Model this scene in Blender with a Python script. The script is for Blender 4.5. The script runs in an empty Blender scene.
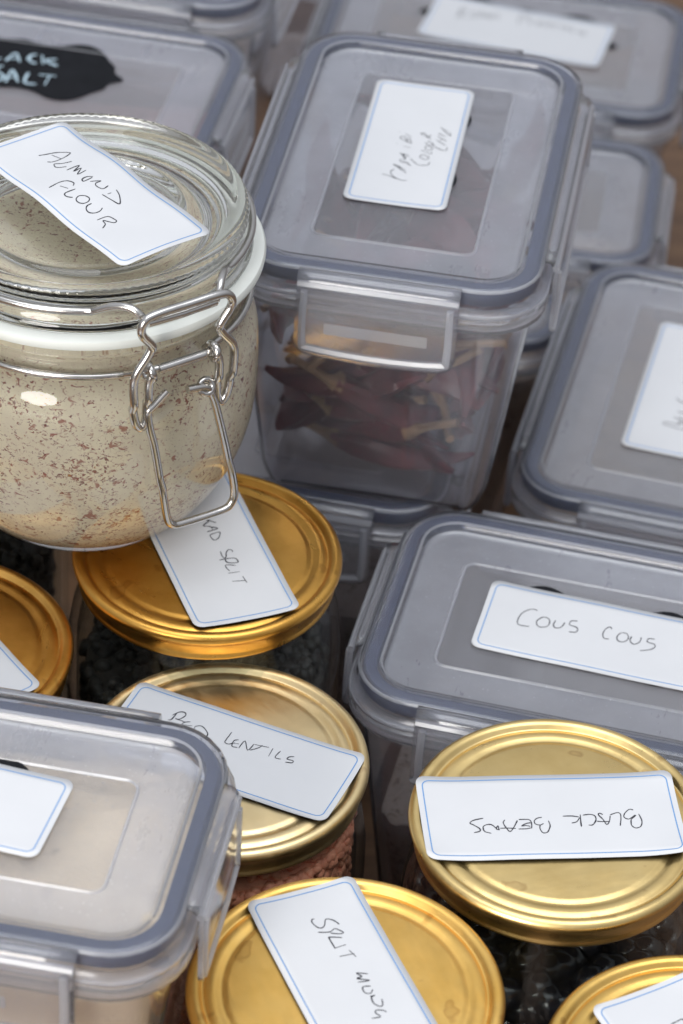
import bpy, bmesh, math, random
from mathutils import Vector, Matrix, noise

random.seed(7)
scene = bpy.context.scene
COL = scene.collection
FLOOR = 0.66                      # camera height above the worktop

# ------------------------------------------------------------------ camera
PITCH, ROLL, FPX = math.radians(38.208), math.radians(3.838), 3087.5
fw = Vector((0, math.cos(PITCH), -math.sin(PITCH)))
up0 = Vector((0, math.sin(PITCH), math.cos(PITCH)))
rt0 = Vector((1, 0, 0))
rt = rt0 * math.cos(ROLL) + up0 * math.sin(ROLL)
up = up0 * math.cos(ROLL) - rt0 * math.sin(ROLL)
cam_data = bpy.data.cameras.new('camera')
cam = bpy.data.objects.new('camera', cam_data)
COL.objects.link(cam)
cam.matrix_world = Matrix(((rt.x, up.x, -fw.x, 0), (rt.y, up.y, -fw.y, 0), (rt.z, up.z, -fw.z, FLOOR), (0, 0, 0, 1)))
cam_data.sensor_fit = 'VERTICAL'
cam_data.sensor_height = 36
cam_data.lens = FPX / 1024 * 36
cam_data.clip_start = 0.01
cam_data.clip_end = 100
cam_data.dof.use_dof = True
cam_data.dof.focus_distance = 0.755
cam_data.dof.aperture_fstop = 18
scene.camera = cam

# ------------------------------------------------------------------ world and lamps
world = bpy.data.worlds.new('World')
scene.world = world
world.use_nodes = True
wt = world.node_tree
for n in list(wt.nodes):
    wt.nodes.remove(n)
w_out = wt.nodes.new('ShaderNodeOutputWorld')
w_bg = wt.nodes.new('ShaderNodeBackground')
w_tc = wt.nodes.new('ShaderNodeTexCoord')
w_sep = wt.nodes.new('ShaderNodeSeparateXYZ')
w_ramp = wt.nodes.new('ShaderNodeValToRGB')
w_ramp.color_ramp.elements[0].position = 0.05
w_ramp.color_ramp.elements[0].color = (0.34, 0.335, 0.34, 1)
w_ramp.color_ramp.elements[1].position = 0.75
w_ramp.color_ramp.elements[1].color = (0.90, 0.93, 1.02, 1)
wt.links.new(w_tc.outputs['Generated'], w_sep.inputs[0])
wt.links.new(w_sep.outputs['Z'], w_ramp.inputs[0])
wt.links.new(w_ramp.outputs[0], w_bg.inputs[0])
w_bg.inputs[1].default_value = 0.68
wt.links.new(w_bg.outputs[0], w_out.inputs[0])


def area(name, loc, target, sx, sy, power, col):
    d = bpy.data.lights.new(name, 'AREA')
    d.shape = 'ELLIPSE' if name == 'window_lamp' else 'RECTANGLE'
    d.size, d.size_y, d.energy, d.color = sx, sy, power, col
    o = bpy.data.objects.new(name, d)
    COL.objects.link(o)
    o.location = loc
    o.rotation_euler = (Vector(target) - Vector(loc)).to_track_quat('-Z', 'Y').to_euler()
    return o


TARGET = (0, 0.68, 0.12)
area('window_lamp', (-0.66, -0.86, 0.74), TARGET, 0.75, 0.8, 20, (1.0, 0.965, 0.92))
area('ceiling_bounce_fill', (0.1, 0.35, 2.0), TARGET, 1.8, 1.4, 22, (0.93, 0.96, 1.0))  # added soft overhead fill, stands in for light bounced off the ceiling

scene.view_settings.view_transform = 'Standard'
scene.view_settings.look = 'None'
scene.view_settings.exposure = 0.0
scene.view_settings.gamma = 1.0
scene.view_settings.use_curve_mapping = False
scene.cycles.use_denoising = True
scene.cycles.max_bounces = 24
scene.cycles.transmission_bounces = 20
scene.cycles.transparent_max_bounces = 24
scene.cycles.glossy_bounces = 6
scene.cycles.diffuse_bounces = 5
scene.cycles.sample_clamp_indirect = 6
scene.cycles.caustics_refractive = True
scene.cycles.caustics_reflective = False


# ------------------------------------------------------------------ materials
def new_mat(name):
    m = bpy.data.materials.new(name)
    m.use_nodes = True
    nt = m.node_tree
    for n in list(nt.nodes):
        nt.nodes.remove(n)
    return m, nt, nt.nodes.new('ShaderNodeOutputMaterial')


def nz(nt, scale, detail=4, rough=0.6, stretch=None):
    tc = nt.nodes.new('ShaderNodeTexCoord')
    n = nt.nodes.new('ShaderNodeTexNoise')
    n.inputs['Scale'].default_value = scale
    n.inputs['Detail'].default_value = detail
    n.inputs['Roughness'].default_value = rough
    if stretch:
        mp = nt.nodes.new('ShaderNodeMapping')
        mp.inputs['Scale'].default_value = stretch
        nt.links.new(tc.outputs['Object'], mp.inputs[0])
        nt.links.new(mp.outputs[0], n.inputs['Vector'])
    else:
        nt.links.new(tc.outputs['Object'], n.inputs['Vector'])
    return n


def ramp(nt, src, stops):
    r = nt.nodes.new('ShaderNodeValToRGB')
    els = r.color_ramp.elements
    while len(els) < len(stops):
        els.new(0.5)
    for e, (p, c) in zip(els, stops):
        e.position = p
        e.color = (*c, 1) if len(c) == 3 else c
    nt.links.new(src, r.inputs[0])
    return r


def bump(nt, src, strength, dist=0.0005):
    b = nt.nodes.new('ShaderNodeBump')
    b.inputs['Strength'].default_value = strength
    b.inputs['Distance'].default_value = dist
    nt.links.new(src, b.inputs['Height'])
    return b


def principled(name, col, rough=0.5, metal=0.0, noise_scale=0, var=0.15, bump_s=0.0, spec=0.5):
    m, nt, out = new_mat(name)
    p = nt.nodes.new('ShaderNodeBsdfPrincipled')
    p.inputs['Base Color'].default_value = (*col, 1)
    p.inputs['Roughness'].default_value = rough
    p.inputs['Metallic'].default_value = metal
    p.inputs['Specular IOR Level'].default_value = spec
    if noise_scale:
        n = nz(nt, noise_scale)
        a = tuple(max(0, c * (1 - var)) for c in col)
        b = tuple(min(1, c * (1 + var)) for c in col)
        r = ramp(nt, n.outputs['Fac'], [(0.3, a), (0.7, b)])
        nt.links.new(r.outputs[0], p.inputs['Base Color'])
        if bump_s:
            nt.links.new(bump(nt, n.outputs['Fac'], bump_s).outputs[0], p.inputs['Normal'])
    nt.links.new(p.outputs[0], out.inputs[0])
    return m


def facing_fresnel(nt, f0=0.04):
    """Schlick reflectance, the same from both sides of a sheet."""
    lw = nt.nodes.new('ShaderNodeLayerWeight'); lw.inputs[0].default_value = 0.5
    p = nt.nodes.new('ShaderNodeMath'); p.operation = 'POWER'; p.inputs[1].default_value = 5
    nt.links.new(lw.outputs['Facing'], p.inputs[0])
    m = nt.nodes.new('ShaderNodeMath'); m.operation = 'MULTIPLY_ADD'
    m.inputs[1].default_value = 1 - f0; m.inputs[2].default_value = f0
    nt.links.new(p.outputs[0], m.inputs[0])
    return m


def plastic(name, col, see, rough, gloss_rough=0.2, gloss=1.0, grain=0.0, f0=0.045, scuff=0.0, through=0.5):
    """Milky polypropylene: part scattering, part (blurred) see-through, Fresnel gloss on top."""
    m, nt, out = new_mat(name)
    N = nt.nodes.new
    d = N('ShaderNodeBsdfDiffuse'); d.inputs[0].default_value = (*col, 1)
    t = N('ShaderNodeBsdfTranslucent'); t.inputs[0].default_value = (*col, 1)
    mx = N('ShaderNodeMixShader'); mx.inputs[0].default_value = through
    nt.links.new(d.outputs[0], mx.inputs[1]); nt.links.new(t.outputs[0], mx.inputs[2])
    if rough > 0.0:
        r = N('ShaderNodeBsdfRefraction')
        r.inputs['Color'].default_value = (0.97, 0.97, 0.98, 1)
        r.inputs['Roughness'].default_value = rough
        r.inputs['IOR'].default_value = 1.12
    else:
        r = N('ShaderNodeBsdfTransparent')
        r.inputs['Color'].default_value = (0.97, 0.97, 0.98, 1)
    m2 = N('ShaderNodeMixShader'); m2.inputs[0].default_value = see
    if scuff:
        sm = nz(nt, 55, 5, 0.65)
        mr = N('ShaderNodeMapRange')
        mr.inputs[1].default_value = 0.3; mr.inputs[2].default_value = 0.72
        mr.inputs[3].default_value = min(1, see + scuff * 0.6); mr.inputs[4].default_value = see - scuff
        nt.links.new(sm.outputs['Fac'], mr.inputs[0])
        sp = nz(nt, 1500, 2, 0.5)
        sr = ramp(nt, sp.outputs['Fac'], [(0.70, (0, 0, 0)), (0.76, (0.35, 0.35, 0.35))])
        sb = N('ShaderNodeMath'); sb.operation = 'SUBTRACT'; sb.use_clamp = True
        nt.links.new(mr.outputs[0], sb.inputs[0]); nt.links.new(sr.outputs[0], sb.inputs[1])
        nt.links.new(sb.outputs[0], m2.inputs[0])
    nt.links.new(mx.outputs[0], m2.inputs[1]); nt.links.new(r.outputs[0], m2.inputs[2])
    g = N('ShaderNodeBsdfGlossy'); g.inputs['Roughness'].default_value = gloss_rough
    g.inputs['Color'].default_value = (gloss, gloss, gloss, 1)
    f = facing_fresnel(nt, f0)
    m3 = N('ShaderNodeMixShader')
    if scuff:
        rs = nz(nt, 90, 6, 0.7, (1, 0.3, 1))
        rr_ = ramp(nt, rs.outputs['Fac'], [(0.3, (gloss_rough * 0.6,) * 3), (0.75, (gloss_rough * 1.6,) * 3)])
        nt.links.new(rr_.outputs[0], g.inputs['Roughness'])
    nt.links.new(f.outputs[0], m3.inputs[0])
    nt.links.new(m2.outputs[0], m3.inputs[1]); nt.links.new(g.outputs[0], m3.inputs[2])
    if grain:
        n = nz(nt, 900, 2)
        b = bump(nt, n.outputs['Fac'], grain, 0.0002)
        for s in (d, g):
            nt.links.new(b.outputs[0], s.inputs['Normal'])
    nt.links.new(m3.outputs[0], out.inputs[0])
    return m


def gold(name, col, dark, rough=0.24):
    m, nt, out = new_mat(name)
    p = nt.nodes.new('ShaderNodeBsdfPrincipled')
    p.inputs['Metallic'].default_value = 1.0
    n = nz(nt, 55, 6, 0.65)
    r = ramp(nt, n.outputs['Fac'], [(0.32, dark), (0.62, col)])
    st = nz(nt, 130, 2, 0.4)
    sr = ramp(nt, st.outputs['Fac'], [(0.68, (0, 0, 0)), (0.72, (0.45, 0.45, 0.45)), (0.76, (0.2, 0.2, 0.2))])
    mx = nt.nodes.new('ShaderNodeMix'); mx.data_type = 'RGBA'
    nt.links.new(sr.outputs[0], mx.inputs[0]); nt.links.new(r.outputs[0], mx.inputs[6])
    mx.inputs[7].default_value = (dark[0] * 0.55, dark[1] * 0.42, dark[2] * 0.4, 1)
    nt.links.new(mx.outputs[2], p.inputs['Base Color'])
    n2 = nz(nt, 260, 5, 0.7, (1, 0.25, 1))
    r2 = ramp(nt, n2.outputs['Fac'], [(0.25, (rough * 0.75,) * 3), (0.8, (rough * 1.45,) * 3)])
    nt.links.new(r2.outputs[0], p.inputs['Roughness'])
    n3 = nz(nt, 120, 3)
    nt.links.new(bump(nt, n3.outputs['Fac'], 0.12, 0.0004).outputs[0], p.inputs['Normal'])
    nt.links.new(p.outputs[0], out.inputs[0])
    return m


def glass(name, col, ior=1.5):
    m, nt, out = new_mat(name)
    g = nt.nodes.new('ShaderNodeBsdfGlass')
    g.inputs['Color'].default_value = (*col, 1)
    g.inputs['IOR'].default_value = ior
    g.inputs['Roughness'].default_value = 0.0
    nt.links.new(g.outputs[0], out.inputs[0])
    return m


def thin_glass(name):
    m, nt, out = new_mat(name)
    t = nt.nodes.new('ShaderNodeBsdfTransparent'); t.inputs[0].default_value = (0.93, 0.95, 0.94, 1)
    g = nt.nodes.new('ShaderNodeBsdfGlossy'); g.inputs['Roughness'].default_value = 0.03
    f = facing_fresnel(nt)
    mx = nt.nodes.new('ShaderNodeMixShader')
    nt.links.new(f.outputs[0], mx.inputs[0])
    nt.links.new(t.outputs[0], mx.inputs[1]); nt.links.new(g.outputs[0], mx.inputs[2])
    nt.links.new(mx.outputs[0], out.inputs[0])
    return m


def flour_mat(name, base, flecks):
    m, nt, out = new_mat(name)
    p = nt.nodes.new('ShaderNodeBsdfPrincipled')
    p.inputs['Roughness'].default_value = 0.95
    p.inputs['Specular IOR Level'].default_value = 0.1
    soft = nz(nt, 70, 5)
    r0 = ramp(nt, soft.outputs['Fac'], [(0.3, tuple(c * 0.9 for c in base)), (0.7, tuple(min(1, c * 1.06) for c in base))])
    last = r0.outputs[0]
    dens = nz(nt, 38, 2)
    for sc, th, col, st, *op in flecks:
        n = nz(nt, sc, 3, 0.55, st)
        n.inputs['Distortion'].default_value = 0.8
        sh = nt.nodes.new('ShaderNodeMath'); sh.operation = 'MULTIPLY_ADD'
        nt.links.new(dens.outputs['Fac'], sh.inputs[0]); sh.inputs[1].default_value = 0.22
        sb = nt.nodes.new('ShaderNodeMath'); sb.operation = 'SUBTRACT'; sb.inputs[1].default_value = 0.11
        nt.links.new(n.outputs['Fac'], sh.inputs[2]); nt.links.new(sh.outputs[0], sb.inputs[0])
        o_ = op[0] if op else 1.0
        k = ramp(nt, sb.outputs[0], [(th, (0, 0, 0)), (th + 0.07, (o_, o_, o_))])
        mix = nt.nodes.new('ShaderNodeMix'); mix.data_type = 'RGBA'
        nt.links.new(k.outputs[0], mix.inputs[0])
        nt.links.new(last, mix.inputs[6])
        mix.inputs[7].default_value = (*col, 1)
        last = mix.outputs[2]
    nt.links.new(last, p.inputs['Base Color'])
    n = nz(nt, 800, 4)
    nt.links.new(bump(nt, n.outputs['Fac'], 0.6, 0.0006).outputs[0], p.inputs['Normal'])
    nt.links.new(p.outputs[0], out.inputs[0])
    return m


def wood_mat():
    m, nt, out = new_mat('wood')
    p = nt.nodes.new('ShaderNodeBsdfPrincipled')
    p.inputs['Roughness'].default_value = 0.45
    n = nz(nt, 9, 6, 0.6, (1, 9, 1))
    r = ramp(nt, n.outputs['Fac'], [(0.3, (0.07, 0.036, 0.018)), (0.5, (0.15, 0.08, 0.04)), (0.72, (0.21, 0.12, 0.06))])
    nt.links.new(r.outputs[0], p.inputs['Base Color'])
    nt.links.new(bump(nt, n.outputs['Fac'], 0.2, 0.001).outputs[0], p.inputs['Normal'])
    nt.links.new(p.outputs[0], out.inputs[0])
    return m


M = {
    'lid_rim': plastic('milky_lid_rim', (0.78, 0.84, 0.98), 0.91, 0.03, 0.18),
    'lid_edge': plastic('painted_edge_highlight', (0.92, 0.94, 0.99), 0.58, 0.05, 0.18),  # paler, milkier mix paints the bright glint lines along edges into the colour
    'lid_panel': plastic('frosted_lid_panel', (0.87, 0.905, 1.0), 0.67, 0.22, 0.34, 1.0, 0.25, 0.10, 0.05, 0.58),
    'lid_window': plastic('clear_lid_window', (0.92, 0.94, 1.0), 0.77, 0.02, 0.12, 1.0, 0.0, 0.10, 0.05, 0.58),
    'clear_window': plastic('clearer_lid_window', (0.90, 0.925, 1.0), 0.82, 0.012, 0.10, 1.0, 0.0, 0.08, 0.04, 0.6),
    'wall': plastic('clear_box_wall', (0.86, 0.87, 0.96), 0.915, 0.03, 0.06, 1.0, 0.0, 0.09, 0.03, 0.55),
    'wall_rim': plastic('milky_box_rim', (0.90, 0.92, 0.97), 0.80, 0.05, 0.15),
    'clip': plastic('milky_clip', (0.90, 0.92, 0.98), 0.86, 0.03, 0.12, 1.0, 0.0, 0.05, 0.04),
    'latch': plastic('white_latch', (0.90, 0.91, 0.94), 0.45, 0.1, 0.2),
    'seal': principled('grey_silicone', (0.030, 0.040, 0.082), 0.5, 0, 60, 0.12),
    'paper': principled('white_paper', (0.675, 0.685, 0.70), 0.75, 0, 45, 0.02, 0.22, 0.3),
    'print': principled('blue_print', (0.16, 0.33, 0.62), 0.7),
    'ink': principled('pen_ink', (0.045, 0.045, 0.055), 0.7, 0, 0, 0, 0, 0.15),
    'chalkboard': principled('black_chalkboard_paper', (0.012, 0.013, 0.016), 0.85, 0, 120, 0.2, 0.0, 0.15),
    'chalk': principled('pale_chalk', (0.42, 0.55, 0.62), 0.9, 0, 900, 0.3),
    'rubber': principled('white_rubber', (0.74, 0.76, 0.71), 0.5, 0, 80, 0.03),
    'steel': principled('steel_wire', (0.60, 0.585, 0.56), 0.2, 1.0, 200, 0.06),
    'glass': glass('greenish_glass', (0.994, 0.999, 0.990)),
    'thin_glass': thin_glass('clear_jar_glass'),
    'flour': flour_mat('speckled_almond_flour', (0.98, 0.86, 0.66),
                       [(700, 0.607, (0.58, 0.36, 0.24), (1, 1, 1.2), 0.8), (900, 0.61, (0.33, 0.10, 0.065), (1, 1, 1.2), 0.9),
                        (400, 0.608, (0.42, 0.13, 0.09), (1, 1, 1.25), 0.8), (560, 0.64, (0.24, 0.06, 0.045), (1, 1, 1.3), 0.9), (360, 0.70, (0.62, 0.28, 0.06), (1.2, 1, 1.2), 0.85)]),
    'cream_flour': flour_mat('cream_flour', (0.95, 0.78, 0.54), [(60, 0.66, (0.66, 0.53, 0.38), (1, 1, 1))]),
    'tan': flour_mat('tan_grain', (0.34, 0.25, 0.17), [(420, 0.58, (0.17, 0.11, 0.07), None)]),
    'grey_grain': flour_mat('grey_brown_grain', (0.40, 0.34, 0.29), [(420, 0.55, (0.20, 0.165, 0.14), None)]),
    'pink_salt': flour_mat('pinkish_salt', (0.42, 0.27, 0.24), [(300, 0.6, (0.25, 0.15, 0.14), None)]),
    'speckled_bean': flour_mat('speckled_brown_bean', (0.55, 0.42, 0.29), [(110, 0.57, (0.22, 0.13, 0.08), (1, 1, 1))]),
    'chilli': principled('dried_red_chilli', (0.095, 0.011, 0.015), 0.36, 0, 90, 0.6, 0.5),
    'stem': principled('dry_stem', (0.26, 0.16, 0.08), 0.7, 0, 150, 0.25, 0.3),
    'red_lentil': principled('red_lentil', (0.95, 0.33, 0.20), 0.55, 0, 300, 0.3),
    'black_bean': principled('black_bean', (0.012, 0.012, 0.016), 0.22),
    'dark_lentil': principled('dark_urad', (0.055, 0.05, 0.045), 0.5, 0, 200, 0.7),
    'mung': principled('split_mung', (0.35, 0.22, 0.05), 0.55, 0, 300, 0.4),
    'wood': wood_mat(),
}
GOLDS = {
    'BB': gold('pale_gold_lacquer', (0.92, 0.695, 0.31), (0.83, 0.60, 0.245), 0.31),
    'RL': gold('champagne_gold_lacquer', (0.96, 0.77, 0.44), (0.88, 0.68, 0.35), 0.36),
    'US': gold('amber_gold_lacquer', (0.84, 0.47, 0.11), (0.70, 0.36, 0.07), 0.30),
    'LJ': gold('amber_gold_lacquer', (0.82, 0.46, 0.12), (0.66, 0.34, 0.07), 0.30),
    'SM': gold('yellow_gold_lacquer', (0.98, 0.63, 0.19), (0.90, 0.54, 0.13), 0.38),
    'BR': gold('yellow_gold_lacquer', (0.92, 0.60, 0.18), (0.80, 0.49, 0.12), 0.32),
}


# ------------------------------------------------------------------ helpers (lengths in mm unless said otherwise)
class MB:
    """Collects faces for ONE mesh object."""
    def __init__(self):
        self.v, self.f, self.m = [], [], []

    def loft(self, loops, mats=0, closed=True, cap0=False, cap1=False):
        base = len(self.v)
        n = len(loops[0])
        for lp in loops:
            self.v += [tuple(p) for p in lp]
        for i in range(len(loops) - 1):
            mi = mats[i] if isinstance(mats, (list, tuple)) else mats
            for j in range(n if closed else n - 1):
                k = (j + 1) % n
                self.f.append((base + i * n + j, base + i * n + k, base + (i + 1) * n + k, base + (i + 1) * n + j))
                self.m.append(mi)
        last = mats[-1] if isinstance(mats, (list, tuple)) else mats
        if cap0:
            self.f.append(tuple(base + j for j in range(n))[::-1]); self.m.append(mats[0] if isinstance(mats, (list, tuple)) else mats)
        if cap1:
            self.f.append(tuple(base + (len(loops) - 1) * n + j for j in range(n))); self.m.append(last)
        return self

    def tube(self, pts, r, seg=10, closed=False, cap=True):
        P = [Vector(p) for p in pts]
        n = len(P)
        loops = []
        prev = None
        for i in range(n):
            a = P[i - 1] if (i > 0 or closed) else P[i]
            b = P[(i + 1) % n] if (i < n - 1 or closed) else P[i]
            t = (b - a).normalized()
            if prev is None:
                ref = Vector((0, 0, 1)) if abs(t.z) < 0.9 else Vector((1, 0, 0))
                u = t.cross(ref).normalized()
            else:
                u = (prev - t * prev.dot(t)).normalized()
            prev = u
            w = t.cross(u)
            rr_ = r[i] if isinstance(r, (list, tuple)) else r
            loops.append([P[i] + (u * math.cos(2 * math.pi * k / seg) + w * math.sin(2 * math.pi * k / seg)) * rr_ for k in range(seg)])
        if closed:
            loops.append(loops[0])
        return self.loft(loops, 0, True, cap and not closed, cap and not closed)

    def box(self, x0, x1, y0, y1, z0, z1):
        lo = [(x0, y0), (x1, y0), (x1, y1), (x0, y1)]
        return self.loft([[(x, y, z0) for x, y in lo], [(x, y, z1) for x, y in lo]], 0, True, True, True)

    def build(self, name, mat, parent=None, smooth=True, solid=0.0, offset=-1.0, bevel=0.0, xf=None, angle=38):
        me = bpy.data.meshes.new(name)
        vs = [Vector(p) * 0.001 for p in self.v]
        if xf is not None:
            vs = [xf @ p for p in vs]
        me.from_pydata([tuple(p) for p in vs], [], self.f)
        for mm in (mat if isinstance(mat, (list, tuple)) else [mat]):
            me.materials.append(mm)
        me.polygons.foreach_set('material_index', self.m)
        me.polygons.foreach_set('use_smooth', [smooth] * len(self.f))
        bm = bmesh.new(); bm.from_mesh(me)
        bmesh.ops.remove_doubles(bm, verts=bm.verts, dist=1e-7)
        bmesh.ops.recalc_face_normals(bm, faces=bm.faces)
        if smooth:
            for e in bm.edges:
                if len(e.link_faces) == 2 and e.calc_face_angle(0) > math.radians(angle):
                    e.smooth = False
        bm.to_mesh(me); bm.free()
        o = bpy.data.objects.new(name, me)
        COL.objects.link(o)
        if parent is not None:
            o.parent = parent
        if bevel:
            b = o.modifiers.new('bevel', 'BEVEL'); b.width = bevel * 0.001; b.segments = 2
        if solid:
            s = o.modifiers.new('thickness', 'SOLIDIFY'); s.thickness = solid * 0.001; s.offset = offset
        return o


def tag(o, label=None, cat=None, group=None, kind=None):
    if label: o['label'] = label
    if cat: o['category'] = cat
    if group: o['group'] = group
    if kind: o['kind'] = kind
    return o


def thing(name, label, cat, loc, rz=0.0, group=None):
    o = bpy.data.objects.new(name, None)
    o.empty_display_size = 0.02
    COL.objects.link(o)
    o.location = loc
    o.rotation_euler = (0, 0, rz)
    return tag(o, label, cat, group)


def rrect(w, d, r, z, n=7):
    """Rounded rectangle loop, counter clockwise."""
    r = max(0.3, min(r, w / 2 - 0.05, d / 2 - 0.05))
    out = []
    for cx, cy, a0 in ((w / 2 - r, d / 2 - r, 0), (-w / 2 + r, d / 2 - r, 90), (-w / 2 + r, -d / 2 + r, 180), (w / 2 - r, -d / 2 + r, 270)):
        for k in range(n + 1):
            a = math.radians(a0 + 90 * k / n)
            out.append((cx + r * math.cos(a), cy + r * math.sin(a), z))
    return out


def lathe(prof, seg=96, mod=None):
    loops = []
    for i, (r, z) in enumerate(prof):
        lp = []
        for k in range(seg):
            a = 2 * math.pi * k / seg
            rr_ = r + (mod(i, a) if mod else 0)
            lp.append((rr_ * math.cos(a), rr_ * math.sin(a), z))
        loops.append(lp)
    return loops


def smooth_prof(pts, sub=4):
    """Catmull-Rom through the profile points."""
    out = []
    n = len(pts)
    dim = len(pts[0])
    for i in range(n - 1):
        p0, p1, p2, p3 = pts[max(i - 1, 0)], pts[i], pts[i + 1], pts[min(i + 2, n - 1)]
        for k in range(sub):
            t = k / sub
            out.append(tuple(0.5 * ((2 * p1[c]) + (-p0[c] + p2[c]) * t + (2 * p0[c] - 5 * p1[c] + 4 * p2[c] - p3[c]) * t * t
                                    + (-p0[c] + 3 * p1[c] - 3 * p2[c] + p3[c]) * t ** 3) for c in range(dim)))
    out.append(tuple(pts[-1]))
    return out


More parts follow.
